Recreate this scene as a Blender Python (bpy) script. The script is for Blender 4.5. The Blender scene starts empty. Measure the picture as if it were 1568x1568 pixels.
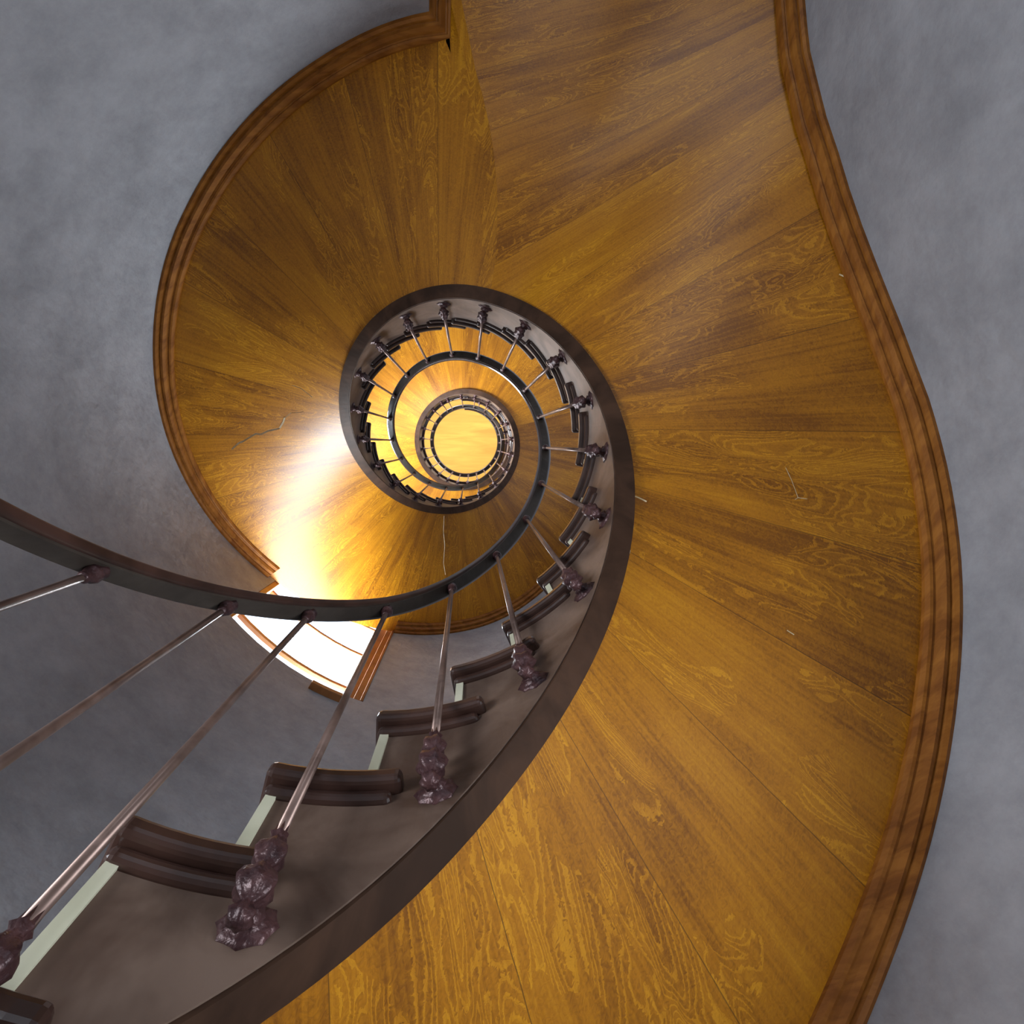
import bpy, bmesh, math, random
import numpy as np
from mathutils import Matrix, Vector
random.seed(4)
# ------------------------------------------------------------------ geometry parameters (metres, degrees)
F=950.0; TX,TY=-53.161,101.5
AX,AY=-.133,.044
EYE=1.6
RW0=1.322     # nominal stair-tower wall radius
RI=.5         # soffit inner edge
RS=.455       # string well face
RH=.388; DH=.838
RB=.430; DB=.06
KZ={-330:-2.11,-300:-1.75,-270:-1.39,-240:-1.03,-210:-.67,-180:-.36,-150:-.06,-120:.26,-90:.51,-60:.87,-30:1.22,0:1.56,30:1.87,60:2.09,90:2.22,120:2.42,150:2.70,180:3.04,210:3.45,240:3.85,270:4.25,300:4.66,330:5.07,360:5.44,390:5.75,420:5.97,450:6.13,480:6.25,510:6.34,540:6.40,570:6.42,600:6.42,630:6.42,840:6.42}
_k=sorted(KZ); _t=np.arange(-330,841,1.); _z=np.interp(_t,_k,[KZ[k] for k in _k])
_zz=np.convolve(np.pad(_z,12,mode='edge'),np.ones(25)/25,mode='valid')
_zz[:14]=_z[:14]
def zs(t): return float(np.interp(t,_t,_zz))
TH0=-290.; SEAM=88.; SHIFT=19.
def sm(a,b,x):
    u=min(1,max(0,(x-a)/(b-a))); return u*u*(3-2*u)
def sofpt(p,r):
    """soffit surface: parameter angle p, radius r -> true angle, height. The landing is flat at the wall side and its joint with the rising flight runs skew."""
    k=min(1,max(0,(r-RI)/.9))
    bump=sm(35,SEAM,p)*(1-sm(SEAM,125,p))
    t=p-SHIFT*(1-k)*bump
    zse=(1-k)*zs(SEAM-SHIFT)+k*zs(SEAM)
    if 35<p<=SEAM:
        w=sm(35,66,p)*k*(1-sm(SEAM-12,SEAM,p)); 
        f=sm(SEAM-30,SEAM,p)
        z=zs(t)*(1-w)+zs(SEAM)*w; z=z*(1-f)+ (zse)*f
    elif SEAM<p<125:
        z=zs(t)+(zse-zs(SEAM-SHIFT*(1-k)))*(1-sm(SEAM,112,p))
    else: z=zs(t)
    return t,z
def zsoff(t,r): return sofpt(t,max(r,1.4) if 35<t<125 else r)[1]
def W(x,y,z): return (-x,y,z+EYE)
def pol(r,t,z):
    a=math.radians(t); return W(r*math.cos(a),r*math.sin(a),z)
def rot(tx,ty):
    v=np.array([tx,ty,F]);v/=np.linalg.norm(v)
    z=np.array([0,0,1.]);ax=np.cross(z,v);s=np.linalg.norm(ax);c=v[2]
    k=ax/s;K=np.array([[0,-k[2],k[1]],[k[2],0,-k[0]],[-k[1],k[0],0]])
    return np.eye(3)+s*K+(1-c)*K@K
ROT=rot(TX,TY)
def survey(px,py,lo,drop=.035):
    """plan position on the soffit level along a surveyed sight line; lo = start of the 360 degree window for the angle"""
    d=ROT.T@np.array([(px-784),(784-py),F]); z=zs(lo+180)
    for i in range(80):
        p=d*z/d[2]; x=p[0]-AX;y=p[1]-AY
        t=math.degrees(math.atan2(y,x)); r=math.hypot(x,y)
        tt=(t-lo)%360+lo
        z=.6*z+.4*(zsoff(tt,r)-drop)
    return x,y,tt,r
def survey_cyl(px,py,R):
    d=ROT.T@np.array([(px-784),(784-py),F]); d=d/d[2]
    lo,hi=0,20
    for i in range(60):
        m=(lo+hi)/2
        if math.hypot(d[0]*m-AX,d[1]*m-AY)>R: hi=m
        else: lo=m
    x=d[0]*lo-AX;y=d[1]*lo-AY
    return math.degrees(math.atan2(y,x))%360,lo
SR=[survey(*q,-150) for q in [(1320,1568),(1390,1400),(1430,1270),(1460,1100),(1473,950),(1470,830),(1450,720),(1420,610)]]
SL=[survey(*q,30) for q in [(657,14),(560,50),(480,95),(430,135),(370,190),(320,260),(270,350),(245,430),(235,520),(240,610),(265,695),(310,780),(360,840),(400,875),(690,970),(770,948)]]
FL=[survey(*q,-150) for q in [(1420,610),(1380,500),(1340,400),(1300,290),(1265,180),(1240,80),(1232,0)]]
T_A=FL[0][2]; TK=SL[0][2]
tt=np.array([p[2] for p in SR]+[p[2] for p in SL]);rr=np.array([p[3] for p in SR]+[p[3] for p in SL])
rr=np.clip(rr,1.24,1.42);o=np.argsort(tt);tt=tt[o];rr=rr[o]
tp=np.concatenate([tt-360,tt,tt+360,tt+720]);rp_=np.concatenate([rr]*4)
o=np.argsort(tp);tp=tp[o];rp_=rp_[o]
_ta=np.arange(-330,841,1.);_ra=np.interp(_ta,tp,rp_);_ra=np.convolve(np.pad(_ra,9,mode='edge'),np.ones(19)/19,mode='valid')
def RWf(t): return float(np.interp(t,_ta,_ra))
def cyl(t): a=math.radians(t); return (RWf(t)*math.cos(a),RWf(t)*math.sin(a))
kx,ky=cyl(TK)
YE=3.0
_fl=[(p[0],p[1]) for p in FL[1:]]
HALL=[cyl(T_A)]+_fl+[(_fl[-1][0]+.02,YE),(kx+.04,YE),(kx,ky)]
def outer(t):
    if not (T_A<t<TK): return RWf(t)
    a=math.radians(t);dx,dy=math.cos(a),math.sin(a);best=None
    for (x1,y1),(x2,y2) in zip(HALL[:-1],HALL[1:]):
        ex,ey=x2-x1,y2-y1; den=dx*ey-dy*ex
        if abs(den)<1e-9: continue
        s=(x1*ey-y1*ex)/den; u=(x1*dy-y1*dx)/den
        if -1e-6<=u<=1+1e-6 and s>0 and (best is None or s<best): best=s
    return best if best else RWf(t)
# ------------------------------------------------------------------ helpers
def mesh(name,verts,faces,mat=None,smooth=False,parent=None,uv=None,recalc=True):
    me=bpy.data.meshes.new(name); me.from_pydata(verts,[],faces)
    if uv is not None:
        l=me.uv_layers.new(name='UVMap')
        for lp in me.loops: l.data[lp.index].uv=uv[lp.vertex_index]
    if recalc:
        bm=bmesh.new();bm.from_mesh(me);bmesh.ops.recalc_face_normals(bm,faces=bm.faces);bm.to_mesh(me);bm.free()
    if smooth:
        for p in me.polygons:p.use_smooth=True
    me.update()
    o=bpy.data.objects.new(name,me);bpy.context.scene.collection.objects.link(o)
    if mat: me.materials.append(mat)
    if parent: o.parent=parent
    return o
class MB:
    def __init__(s): s.v=[];s.f=[]
    def add(s,v,f):
        n=len(s.v); s.v+=list(v); s.f+=[tuple(i+n for i in q) for q in f]
    def block(s,t1,t2,r1,r2,z1,z2,n=4):
        fn=lambda g:(g if callable(g) else (lambda t:g))
        g1,g2,q1,q2=fn(z1),fn(z2),fn(r1),fn(r2)
        v=[];f=[]
        for i in range(n+1):
            t=t1+(t2-t1)*i/n
            v+=[pol(q1(t),t,g1(t)),pol(q2(t),t,g1(t)),pol(q2(t),t,g2(t)),pol(q1(t),t,g2(t))]
        for i in range(n):
            a=4*i;b=a+4
            for k in range(4):
                f.append((a+k,a+(k+1)%4,b+(k+1)%4,b+k))
        f.append((0,1,2,3)); e=4*n; f.append((e+3,e+2,e+1,e))
        s.add(v,f)
    def lathe(s,base,axis,prof,n=14,lobes=0,amp=0):
        base=Vector(base);axis=Vector(axis).normalized()
        u=axis.orthogonal().normalized();w=axis.cross(u)
        v=[];f=[]
        for (r,h) in prof:
            for k in range(n):
                a=2*math.pi*k/n; rr=r*(1+amp*math.cos(lobes*a)) if lobes else r
                v.append(tuple(base+axis*h+(u*math.cos(a)+w*math.sin(a))*rr))
        for i in range(len(prof)-1):
            for k in range(n):
                f.append((i*n+k,i*n+(k+1)%n,(i+1)*n+(k+1)%n,(i+1)*n+k))
        f.append(tuple(range(n-1,-1,-1))); f.append(tuple((len(prof)-1)*n+k for k in range(n)))
        s.add(v,f)
    def obj(s,name,mat,parent=None,smooth=False,bevel=0,angle=40):
        o=mesh(name,s.v,s.f,mat,smooth,parent)
        if bevel:
            m=o.modifiers.new('bevel','BEVEL');m.width=bevel;m.segments=3;m.limit_method='ANGLE';m.angle_limit=math.radians(angle)
        return o
def empty(name):
    o=bpy.data.objects.new(name,None);bpy.context.scene.collection.objects.link(o);return o
# ------------------------------------------------------------------ materials
def newmat(name):
    m=bpy.data.materials.new(name);m.use_nodes=True;nt=m.node_tree
    return m,nt,nt.nodes,nt.links,nt.nodes['Principled BSDF']
def ramp(ns,stops):
    r=ns.new('ShaderNodeValToRGB'); e=r.color_ramp.elements
    while len(e)<len(stops): e.new(.5)
    for el,(p,c) in zip(e,stops): el.position=p; el.color=(*c,1)
    return r
def oak(name,boards=1.0,base=((.21,.070,.0015),(.42,.158,.003),(.64,.285,.010)),rough=.5):
    m,nt,ns,ln,b=newmat(name)
    uv=ns.new('ShaderNodeUVMap');uv.uv_map='UVMap'
    sep=ns.new('ShaderNodeSeparateXYZ');ln.new(uv.outputs[0],sep.inputs[0])
    def math_(op,a,bv=None,c=None):
        n=ns.new('ShaderNodeMath');n.operation=op
        for i,x in enumerate((a,bv,c)):
            if x is None: continue
            if isinstance(x,(int,float)): n.inputs[i].default_value=x
            else: ln.new(x,n.inputs[i])
        return n.outputs[0]
    u=math_('MULTIPLY',sep.outputs[0],boards)
    fl=math_('FLOOR',u); fr=math_('FRACT',u)
    wn=ns.new('ShaderNodeTexWhiteNoise');wn.noise_dimensions='1D';ln.new(fl,wn.inputs['W'])
    def noise(su,sv,off,scale,detail,dist):
        c=ns.new('ShaderNodeCombineXYZ')
        ln.new(math_('MULTIPLY',u,su),c.inputs[0]); ln.new(math_('MULTIPLY',sep.outputs[1],sv),c.inputs[1]); ln.new(math_('MULTIPLY',wn.outputs[0],off),c.inputs[2])
        g=ns.new('ShaderNodeTexNoise');g.inputs['Scale'].default_value=scale;g.inputs['Detail'].default_value=detail;g.inputs['Distortion'].default_value=dist
        ln.new(c.outputs[0],g.inputs['Vector']); return g.outputs[0]
    g=noise(36.,1.5,31.,1.,4,.3)          # straight grain running radially
    w=noise(18.,64.,17.,1.2,2,2.2)        # ray flecks across the grain
    cath=noise(2.6,2.3,53.,1.,2,.8)       # broad flame figure
    cs=math_('SINE',math_('MULTIPLY',math_('MULTIPLY_ADD',w,.03,cath),160.))
    line=math_('MULTIPLY',math_('GREATER_THAN',cs,.62),math_('GREATER_THAN',noise(1.3,1.7,9.,1.1,2,.4),.50))
    s1=math_('MULTIPLY',g,.32)
    s2=math_('MULTIPLY_ADD',w,.30,s1)
    s3=math_('MULTIPLY_ADD',wn.outputs[0],.12,s2)
    s4=math_('MULTIPLY_ADD',cath,.42,s3)
    s5=math_('MULTIPLY_ADD',line,.16,s4)
    r=ramp(ns,[(.43,base[0]),(.60,base[1]),(.86,base[2])]);ln.new(s5,r.inputs[0])
    d1=math_('LESS_THAN',fr,.007)
    mix=ns.new('ShaderNodeMix');mix.data_type='RGBA';ln.new(math_('MULTIPLY',d1,.65),mix.inputs[0]);ln.new(r.outputs[0],mix.inputs[6]);mix.inputs[7].default_value=(.05,.017,.003,1)
    ln.new(mix.outputs[2],b.inputs['Base Color'])
    b.inputs['Roughness'].default_value=rough;b.inputs['Specular IOR Level'].default_value=.2
    b.inputs['Coat Weight'].default_value=.45;b.inputs['Coat Roughness'].default_value=.36
    bp=ns.new('ShaderNodeBump');bp.inputs['Strength'].default_value=.2;bp.inputs['Distance'].default_value=.004
    ln.new(math_('MULTIPLY_ADD',g,.5,w),bp.inputs['Height']);ln.new(bp.outputs[0],b.inputs['Normal'])
    return m
def noisy(name,c1,c2,scale=4,rough=.5,bump=.1,bscale=60,metal=0,stretch=(1,1,1),coat=0,stops=(.35,.65),det=4,bdist=.01,dist=.6,spec=.5,nr=.6):
    m,nt,ns,ln,b=newmat(name)
    t=ns.new('ShaderNodeTexCoord');mp=ns.new('ShaderNodeMapping');mp.inputs['Scale'].default_value=stretch
    ln.new(t.outputs['Object'],mp.inputs[0])
    n=ns.new('ShaderNodeTexNoise');n.inputs['Scale'].default_value=scale;n.inputs['Detail'].default_value=det;n.inputs['Roughness'].default_value=nr;n.inputs['Distortion'].default_value=dist
    ln.new(mp.outputs[0],n.inputs['Vector'])
    r=ramp(ns,[(stops[0],c1),(stops[1],c2)]);ln.new(n.outputs[0],r.inputs[0]);ln.new(r.outputs[0],b.inputs['Base Color'])
    b.inputs['Roughness'].default_value=rough;b.inputs['Metallic'].default_value=metal;b.inputs['Coat Weight'].default_value=coat;b.inputs['Specular IOR Level'].default_value=spec
    if bump>0:
        n2=ns.new('ShaderNodeTexNoise');n2.inputs['Scale'].default_value=bscale;n2.inputs['Detail'].default_value=3;ln.new(t.outputs['Object'],n2.inputs['Vector'])
        bp=ns.new('ShaderNodeBump');bp.inputs['Strength'].default_value=bump;bp.inputs['Distance'].default_value=bdist;ln.new(n2.outputs[0],bp.inputs['Height']);ln.new(bp.outputs[0],b.inputs['Normal'])
    return m
M_soff=oak('oak_boards')
M_mould=noisy('oak_moulding',(.20,.064,.008),(.36,.135,.02),scale=9,rough=.5,bump=0,stretch=(1,1,5),spec=.2)
M_wall=noisy('limewash_plaster',(.27,.275,.30),(.42,.43,.465),scale=5.5,rough=.85,bump=.7,bscale=24,bdist=.009,stops=(.30,.70),det=10,dist=.08,spec=.2,nr=.74)
M_string=noisy('aged_string_paint',(.070,.040,.028),(.17,.115,.088),scale=7,rough=.5,bump=.1,bscale=40,spec=.35)
M_band=noisy('dark_string_edge',(.032,.015,.008),(.070,.034,.019),scale=9,rough=.65,bump=0,spec=.2)
M_tread=noisy('dark_walnut_tread',(.020,.009,.007),(.055,.026,.019),scale=9,rough=.34,bump=0,coat=.2)
M_riser=noisy('cream_riser_paint',(.50,.50,.36),(.68,.67,.52),scale=6,rough=.5,bump=0)
M_iron=noisy('cast_iron_bracket',(.035,.014,.016),(.10,.045,.045),scale=40,rough=.4,bump=.3,bscale=120,metal=.3)
M_rod=noisy('bronze_rod',(.12,.075,.06),(.27,.18,.15),scale=12,rough=.36,bump=0,metal=.5)
M_rail=noisy('dark_handrail',(.022,.010,.008),(.06,.028,.022),scale=10,rough=.28,bump=0,coat=.3)
M_strip=noisy('worn_iron_strip',(.040,.030,.024),(.085,.068,.055),scale=9,rough=.5,bump=.05,metal=0,spec=.4,stops=(.35,.75))
M_frame=noisy('oak_window_frame',(.24,.09,.025),(.40,.17,.05),scale=5,rough=.45,bump=0)
M_floor=noisy('stone_floor',(.22,.20,.18),(.36,.33,.30),scale=3,rough=.7,bump=0)
M_ceil=noisy('ochre_ceiling_boards',(.46,.22,.03),(.62,.32,.05),scale=1.2,rough=.5,bump=0,stretch=(1,8,1))
M_fleck=noisy('pale_filler',(.50,.36,.18),(.75,.64,.44),scale=30,rough=.7,bump=0)
# ------------------------------------------------------------------ staircase
stair=empty('spiral_staircase')
FC=(3.64*math.cos(math.radians(35)),3.64*math.sin(math.radians(35)))
def soffit(name,tlist,parent=stair,last_ro=None,first_ro=None,landing=False):
    v=[];uv=[];f=[]
    for i,p in enumerate(tlist):
        ro=outer(p)
        if i==0 and first_ro: ro=first_ro
        if i==len(tlist)-1 and last_ro: ro=last_ro
        rl=[RI-.002+(1.2-RI+.002)*k/8 for k in range(9)]+[1.2+(ro+.002-1.2)*k/5 for k in range(1,6)]
        for r in rl:
            t,z=sofpt(p,r)
            v.append(pol(r,t,z))
            if landing and p>35:
                x=r*math.cos(math.radians(t));y=r*math.sin(math.radians(t))
                ang=math.degrees(math.atan2(FC[1]-y,FC[0]-x))
                uv.append(((35+4.*(35-ang))/15.+40.02,3.64-math.hypot(FC[0]-x,FC[1]-y)))
            else: uv.append((t/15.+40.02,r))
    n=14
    for i in range(len(tlist)-1):
        for k in range(n-1): f.append((i*n+k,i*n+k+1,(i+1)*n+k+1,(i+1)*n+k))
    return mesh(name,v,f,M_soff,True,parent,uv,recalc=False)
corner=[math.degrees(math.atan2(y,x)) for x,y in HALL]
soffit('soffit_lower',sorted(set([TH0]+[float(t) for t in range(-288,88,2)]+[35.]+[c for c in corner if c<SEAM-.2]+[SEAM])),landing=True)
if TK>SEAM+.3:
    soffit('soffit_hall',sorted(set([SEAM,TK]+[c for c in corner if SEAM+.05<c<TK-.05]+[SEAM+(TK-SEAM)*.5])),last_ro=outer(TK-.02))
soffit('soffit_upper',sorted(set([max(TK,SEAM)]+[float(t) for t in range(90,811,2) if t>TK+.2])),first_ro=RWf(TK))
S=[-112.6-18.2*k for k in range(1,10)][::-1]+[-116.0,-98.0,-79.4,-61.5,-43.4,-26.0,-7.5,10.4,29.8,50.2]
while S[-1]<455: S.append(S[-1]+ (18.1 if S[-1]>150 else 18.9))
RIS=[-103.6+13.1*k for k in range(-14,43)]
RIS[13]+=1.5
def htop(a): return zs(a)+.235+.155*sm(-132,-82,a)+.03*sm(-70,-40,a)
st=MB();bd=MB();tr=MB();rs=MB()
prevtop=None
for i in range(len(RIS)-1):
    a,b=RIS[i],RIS[i+1]
    ztop=htop(a)
    st.block(a,b,RS,RI,lambda t:zs(t)-.012,ztop-.026,n=6)
    bd.block(a,b,RS+.002,RI+.002,lambda t:zs(t)-.020,lambda t:zs(t)-.010,n=6)
    ro=lambda t:RWf(t)-.004
    tr.block(a-1.5,b+6.0,RS-.022,RI,ztop-.026,ztop,n=7)
    tr.block(a-.8,b+4.6,RS-.010,RI,ztop-.046,ztop-.0255,n=7)
    tr.block(a-1.5,b+.5,RI-.001,ro,ztop-.034,ztop,n=6)
    zb=prevtop if prevtop is not None else zs(a)
    rs.block(a-.25,a+1.3,RS-.004,RI,zb-.03,ztop-.045,n=1)
    rs.block(a-.25,a+.4,RI,ro,zb-.03,ztop-.034,n=1)
    prevtop=ztop
last=RIS[-1]
st.block(last,815,RS,RI,lambda t:zs(t)-.012,lambda t:zs(t)+.28,n=100)
bd.block(last,815,RS+.002,RI+.002,lambda t:zs(t)-.02,lambda t:zs(t)-.01,n=100)
tr.block(last-2,815,RS-.025,RI,lambda t:zs(t)+.27,lambda t:zs(t)+.31,n=90)
st.obj('string',M_string,stair);bd.obj('string_edge',M_band,stair)
tr.obj('treads',M_tread,stair,bevel=.008,angle=50)
rs.obj('risers',M_riser,stair)
fl=MB();fl.block(last,812,RI,lambda t:RWf(t)-.004,lambda t:zs(t)+.26,lambda t:zs(t)+.305,n=100);fl.obj('top_landing_boards',M_tread,stair)
bal=MB();rod=MB()
B_all=[s for s in S]
t=B_all[-1]+9
while t<800: B_all.append(t); t+=14
_p=[(.004,-.050),(.012,-.046),(.016,-.036),(.010,-.026),(.008,-.020),(.019,-.010),(.025,.004),(.021,.018),(.012,.027),(.010,.032),(.017,.040),(.021,.052),(.018,.064),(.010,.074),(.0085,.080),(.0125,.086),(.0085,.092),(.007,.11)]
prof=[(r*.72,h*.78) for r,h in _p]
for i,t in enumerate(B_all):
    if t<TH0+6: continue
    p0=Vector(pol(RB-.004,t,zs(t)+DB)); p1=Vector(pol(RH,t,zs(t)+DH-.006)); ax=(p1-p0);L=ax.length
    bal.lathe(p0,ax,prof,n=24,lobes=6,amp=.14)
    rad=Vector(pol(1,t,0))-Vector(pol(0,t,0))
    q=Vector(pol(RS+.003,t,zs(t)+DB-.006))
    bal.lathe(q,-rad,[(.024,0),(.025,.004),(.020,.008),(.012,.010),(.014,.013),(.008,.017),(.007,.030)],n=24,lobes=8,amp=.08)
    rod.lathe(p0,ax,[(.0060,.07),(.0054,L*.5),(.0049,L-.02)],n=12)
    bal.lathe(p0+ax.normalized()*(L-.038),ax,[(.005,0),(.008,.004),(.006,.009),(.011,.016),(.0125,.023),(.009,.031),(.011,.038)],n=14)
bal.obj('baluster_brackets',M_iron,stair,smooth=True)
rod.obj('baluster_rods',M_rod,stair,smooth=True)
# cracks and filler flecks
ck=MB()
def strip(pts,lo,w,dz=.003):
    P=[survey(*q,lo,drop=dz) for q in pts]
    for (a,b) in zip(P[:-1],P[1:]):
        dx,dy=b[0]-a[0],b[1]-a[1];l=math.hypot(dx,dy) or 1;nx,ny=-dy/l*w/2,dx/l*w/2
        za=sofpt(a[2],a[3])[1]-dz;zb_=sofpt(b[2],b[3])[1]-dz
        ck.add([W(a[0]+nx,a[1]+ny,za),W(a[0]-nx,a[1]-ny,za),W(b[0]-nx,b[1]-ny,zb_),W(b[0]+nx,b[1]+ny,zb_)],[(0,1,2,3)])
strip([(355,688),(366,678),(372,676),(385,668),(392,664),(400,665),(410,660),(428,656),(434,646),(436,640)],30,.008,.006)
strip([(436,640),(446,632),(456,632),(465,630)],30,.003,.006)
strip([(680,790),(679,815),(681,835),(679,862),(682,880)],30,.003,.006)
strip([(448,590),(460,594),(478,608)],30,.003,.005)
strip([(1203,716),(1212,735),(1222,762)],-150,.0015)
strip([(1217,765),(1222,762),(1236,764)],-150,.0015)
strip([(1205,965),(1216,972)],-150,.002)
strip([(1285,420),(1294,424)],-150,.004)
strip([(967,758),(978,762),(990,768)],-150,.003)
for i in range(120):
    t=random.uniform(-114,120);w=random.uniform(.4,2.2)*(.4 if t>-60 else .8);h=random.uniform(.001,.004)
    if random.random()<.5 and t>-60: continue
    if 40<t<100: continue
    ck.block(t,t+w,RI+.001,RI+.003+h,lambda u:zs(u)-.005,lambda u:zs(u)-.001,n=2)
ck.obj('filler_cracks',M_fleck,stair)
def sweep(path,prof,closed=True):
    v=[];f=[];n=len(prof)
    for (x,y,z,nx,ny) in path:
        for (o,d) in prof: v.append(W(x+nx*o,y+ny*o,z+d))
    for i in range(len(path)-1):
        for k in range(n if closed else n-1):
            f.append((i*n+k,i*n+(k+1)%n,(i+1)*n+(k+1)%n,(i+1)*n+k))
    f.append(tuple(range(n)));f.append(tuple((len(path)-1)*n+k for k in range(n-1,-1,-1)))
    return v,f
def cpath(t1,t2,r,dz,step=2):
    P=[];n=int((t2-t1)/step)
    for i in range(n+1):
        t=t1+(t2-t1)*i/n;a=math.radians(t)
        P.append((r*math.cos(a),r*math.sin(a),zs(t)+dz,-math.cos(a),-math.sin(a)))
    return P
rp=[]
for k in range(13):
    a=math.pi*k/12; rp.append((.023*math.cos(a),.016+.022*math.sin(a)))
rp+=[(-.019,.010),(-.019,.004),(-.015,0),(.015,0),(.019,.004),(.019,.010)]
v,f=sweep(cpath(TH0+8,812,RH,DH),rp);mesh('handrail',v,f,M_rail,True,stair)
v,f=sweep(cpath(TH0+8,812,RH,DH-.008),[(-.013,0),(.013,0),(.013,.009),(-.013,.009)]);mesh('handrail_iron_strip',v,f,M_strip,False,stair)
nw=MB();tn=TH0+6
nw.lathe(pol(RB-.03,tn,-EYE),(0,0,1),[(.06,0),(.06,.12),(.045,.14),(.03,.18),(.038,.3),(.028,.5),(.024,.75),(.04,.80),(.03,.84),(.05,.88),(.03,.93)],n=20)
nw.obj('newel_post',M_rail,stair,smooth=True)
mp=[(0.0,-.038),(.012,-.042),(.020,-.036),(.023,-.028),(.027,-.027),(.030,-.034),(.040,-.036),(.048,-.026),(.052,-.017),(.057,-.016),(.061,-.020),(.068,-.018),(.074,-.008),(.076,.004),(0,.004)]
def mould(name,t1,t2,hall):
    pts=[]
    if hall:
        for t in np.arange(t1,T_A,2.): pts.append((*cyl(t),zs(t)))
        H=[]
        for (x1,y1),(x2,y2) in zip(HALL[:-1],HALL[1:]):
            n=max(1,int(math.hypot(x2-x1,y2-y1)/.08))
            for i in range(n): H.append((x1+(x2-x1)*i/n,y1+(y2-y1)*i/n))
        for (x,y) in H:
            t=math.degrees(math.atan2(y,x)); pts.append((x,y,zsoff(t,math.hypot(x,y))))
        for t in np.arange(TK,t2,2.): pts.append((*cyl(t),zs(t)))
    else:
        for t in np.arange(t1,t2,2.): pts.append((*cyl(t),zs(t)))
    P=[]
    for i,(x,y,z) in enumerate(pts):
        a=pts[max(0,i-1)];b=pts[min(len(pts)-1,i+1)]
        def nrm(p,q):
            dx,dy=q[0]-p[0],q[1]-p[1];l=math.hypot(dx,dy) or 1;return (-dy/l,dx/l)
        n1=nrm(a,pts[i]) if i else nrm(pts[i],b); n2=nrm(pts[i],b) if i<len(pts)-1 else n1
        mx,my=n1[0]+n2[0],n1[1]+n2[1];l=math.hypot(mx,my) or 1;mx/=l;my/=l
        c=max(.5,mx*n1[0]+my*n1[1]); P.append((x,y,z,mx/c,my/c))
    v,f=sweep(P,mp)
    return mesh(name,v,f,M_mould,False,stair)
tA,zA=survey_cyl(345,940,RWf(210));tB,zB=survey_cyl(560,1064,RWf(235))
W1=(min(tA,tB),max(tA,tB),(zA+zB)/2-.02,4.75)
mould('wall_moulding_lower',TH0+2,W1[0],True)
mould('wall_moulding_upper',W1[1],450,False)
# ------------------------------------------------------------------ walls
WINS=[W1,(175,215,5.0,6.1),(20,60,7.0,8.2),(200,240,7.0,8.2),(-22,14,-.75,.45),(110,135,7,8.2),(150,184,-.6,.60)]  # the pair below eye level is unseen, added to let in fill light
def canon(w):
    a,b=w[0],w[1]
    while a<TK: a+=360;b+=360
    return a,b
ZTOP=8.9
wl=[(*canon(w),w[2],w[3]) if (w[0]<T_A or w[0]>TK) else w for w in WINS]
tv=sorted(set([TK+i*(T_A+360-TK)/110 for i in range(111)]+[w[k] for w in wl for k in (0,1) if w[0]>TK and w[k]<T_A+360]))
zv=sorted(set([-EYE,ZTOP]+[w[k] for w in WINS for k in (2,3)]+[-1,0,1,2,3,4]))
wv=[];wf=[]
def inwin(t,z): return any(w[0]<t<w[1] and w[2]<z<w[3] for w in wl)
n=len(zv)
for t in tv:
    for z in zv: wv.append(pol(RWf(t if t<450 else t-360),t,z))
for i in range(len(tv)-1):
    for j in range(n-1):
        if not inwin((tv[i]+tv[i+1])/2,(zv[j]+zv[j+1])/2): wf.append((i*n+j,i*n+j+1,(i+1)*n+j+1,(i+1)*n+j))
ts=sorted(set([T_A+(TK-T_A)*i/30 for i in range(31)]+[w[k] for w in wl for k in (0,1) if T_A<w[k]<TK]))
z2=[None]+[z for z in zv if z>3.9]
o0=len(wv);n2=len(z2)
for t in ts:
    for z in z2: wv.append(pol(RWf(t),t,zsoff(t,RWf(t)) if z is None else z))
for i in range(len(ts)-1):
    for j in range(n2-1):
        zc=(z2[j]+z2[j+1])/2 if z2[j] is not None else 3.
        if not inwin((ts[i]+ts[i+1])/2,zc): wf.append((o0+i*n2+j,o0+i*n2+j+1,o0+(i+1)*n2+j+1,o0+(i+1)*n2+j))
mesh('wall_round',wv,wf,M_wall,True,recalc=False)
def hwall(name,seg):
    v=[];f=[];P=[]
    for (x1,y1),(x2,y2) in zip(seg[:-1],seg[1:]):
        for i in range(8): P.append((x1+(x2-x1)*i/8,y1+(y2-y1)*i/8))
    P.append(seg[-1])
    for (x,y) in P:
        t=math.degrees(math.atan2(y,x)); v+=[W(x,y,-EYE),W(x,y,zsoff(t,math.hypot(x,y))+.03)]
    for i in range(len(P)-1): f.append((2*i,2*i+1,2*i+3,2*i+2))
    return mesh(name,v,f,M_wall,True,recalc=False)
hwall('wall_right',HALL[:-2]);hwall('wall_left',HALL[-2:])
x1,x2=kx+.04,HALL[-3][0]
zc=zs(SEAM)+.1
def quad(a,b,z1,z2): return [W(a,YE,z1),W(b,YE,z1),W(b,YE,z2),W(a,YE,z2)]
mb=MB();wa,wb=x1+.25,x2-.25
for (a,b,c,d) in ((x1,wa,-EYE,zc),(wb,x2,-EYE,zc),(wa,wb,-EYE,-.5),(wa,wb,1.7,zc)): mb.add(quad(a,b,c,d),[(0,1,2,3)])
mb.obj('wall_far',M_wall)
fb=MB()
def box(mbb,a,b,y1,y2,z1,z2):
    c=[W(a,y1,z1),W(b,y1,z1),W(b,y2,z1),W(a,y2,z1),W(a,y1,z2),W(b,y1,z2),W(b,y2,z2),W(a,y2,z2)]
    mbb.add(c,[(0,1,2,3),(4,5,6,7),(0,1,5,4),(1,2,6,5),(2,3,7,6),(3,0,4,7)])
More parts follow.
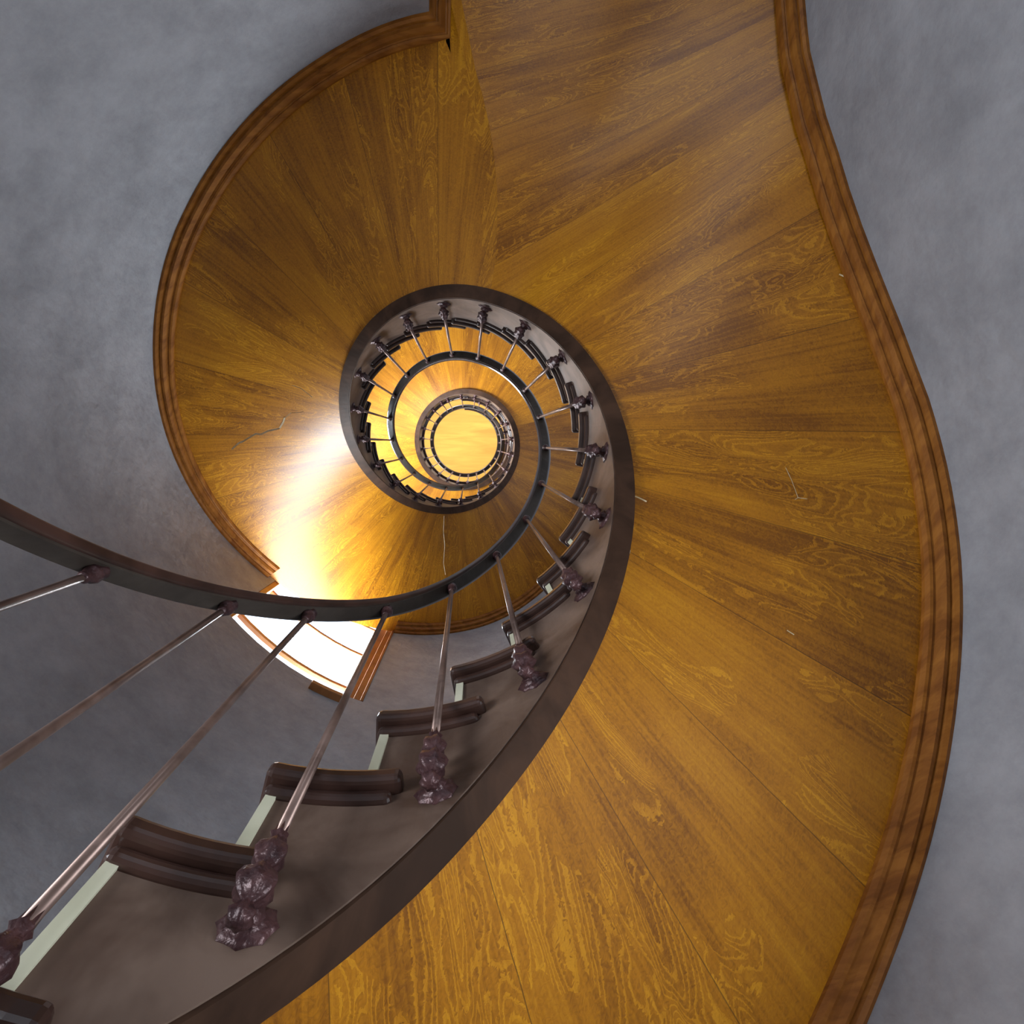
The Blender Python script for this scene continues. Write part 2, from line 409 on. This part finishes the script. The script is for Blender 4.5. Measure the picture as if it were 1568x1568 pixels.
for (a,b,c,d) in ((wa,wa+.05,-.5,1.7),(wb-.05,wb,-.5,1.7),(wa,wb,-.5,-.44),(wa,wb,1.64,1.7),((wa+wb)/2-.02,(wa+wb)/2+.02,-.5,1.7),(wa,wb,.95,.99)):
    box(fb,a,b,YE+.01,YE+.06,c,d)
fb.obj('window_8',M_frame)  # unseen window added at the hall end to carry a fill lamp
EN=[160,190,95,95,48,95,85]
for i,(a,b,z1,z2) in enumerate(WINS):
    e=empty(f'window_{i+1}'); R=lambda t:RWf(t);  # the low unseen windows are added openings for fill
    rv=MB()
    rv.block(a-2,a,lambda t:R(t)+.001,lambda t:R(t)+.22,z1-.04,z2+.04,n=1);rv.block(b,b+2,lambda t:R(t)+.001,lambda t:R(t)+.22,z1-.04,z2+.04,n=1)
    rv.block(a,b,R,lambda t:R(t)+.22,z1-.04,z1,n=8);rv.block(a,b,R,lambda t:R(t)+.22,z2,z2+.04,n=8)
    rv.obj('reveal',M_wall,e)
    fr=MB();w=math.degrees(.045/RW0);m=(a+b)/2
    d1=lambda t:R(t)+.10; d2=lambda t:R(t)+.15
    ex=1.0 if i==0 else .5
    fr.block(a,a+w*.7,lambda t:R(t)+.004,d2,z1,z2,n=2)
    fr.block(b-w*(1.1+ex*1.1),b-w*1.1,lambda t:R(t)+.035,d2,z1,z2,n=2);fr.block(b-w*1.1,b-w*.35,lambda t:R(t)+.012,d2,z1,z2,n=2);fr.block(b-w*.35,b,lambda t:R(t)-.006,d2,z1,z2,n=2)
    fr.block(a,b,d1,d2,z1,z1+.03,n=8);fr.block(a,b,d1,d2,z2-.05,z2,n=8)
    k=z1+.30
    while k<z2-.2: fr.block(a,b,lambda t:R(t)+.10,lambda t:R(t)+.125,k,k+.025,n=8); k+=.5
    fr.obj('casement',M_frame,e,bevel=.004)
    c=Vector(pol(R(m)+.30,m,(z1+z2)/2)); wd=2*RW0*math.sin(math.radians((b-a)/2))
    L=bpy.data.lights.new(f'daylight_{i+1}','AREA');L.shape='RECTANGLE';L.size=wd+.1;L.size_y=z2-z1+.1  # lamp behind each opening; those at the low added windows are fill
    L.energy=EN[i]; L.color=(.90,.95,1.0) if i else (.86,.94,1.0)
    lo=bpy.data.objects.new(f'daylight_{i+1}',L);bpy.context.scene.collection.objects.link(lo);lo.location=c
    dr=Vector((-c.x,-c.y,0)); lo.rotation_euler=dr.to_track_quat('-Z','Z').to_euler()
L=bpy.data.lights.new('daylight_hall','AREA');L.shape='RECTANGLE';L.size=wb-wa;L.size_y=2.2;L.energy=7;L.color=(.86,.92,1)  # unseen area lamp added behind the hall opening as fill
lo=bpy.data.objects.new('daylight_hall',L);bpy.context.scene.collection.objects.link(lo);lo.location=W((wa+wb)/2,YE+.25,.6)
lo.rotation_euler=Vector((0,-1,0)).to_track_quat('-Z','Z').to_euler()
sb=MB();sb.block(W1[1]-11,W1[1]-4,lambda t:RWf(t)-.035,lambda t:RWf(t)+.002,W1[2]-.09,W1[2]-.06,n=3);sb.obj('trim_1',M_frame,bevel=.004)
v=[W(-2,-2,-EYE),W(2,-2,-EYE),W(2,YE+.3,-EYE),W(-2,YE+.3,-EYE)];mesh('floor',v,[(0,1,2,3)],M_floor)
cb=MB();cb.block(0,360,.001,RW0+.1,ZTOP-.02,ZTOP+.05,n=60);cb.obj('ceiling',M_ceil)
# ------------------------------------------------------------------ world, camera
w=bpy.data.worlds.new('sky');bpy.context.scene.world=w;w.use_nodes=True
bg=w.node_tree.nodes['Background'];bg.inputs[0].default_value=(.75,.86,1,1);bg.inputs[1].default_value=3.0
cam=bpy.data.cameras.new('camera');cam.sensor_width=36;cam.lens=36*F/1568;cam.clip_start=.01
co=bpy.data.objects.new('camera',cam);bpy.context.scene.collection.objects.link(co);bpy.context.scene.camera=co
M=np.diag([-1,1,1.])@ROT.T
m=Matrix.Identity(4)
for r in range(3):
    m[r][0]=M[r,0];m[r][1]=M[r,1];m[r][2]=-M[r,2]
m[0][3],m[1][3],m[2][3]=W(-AX,-AY,0)
co.matrix_world=m
sc=bpy.context.scene;sc.view_settings.view_transform='Standard';sc.view_settings.exposure=0
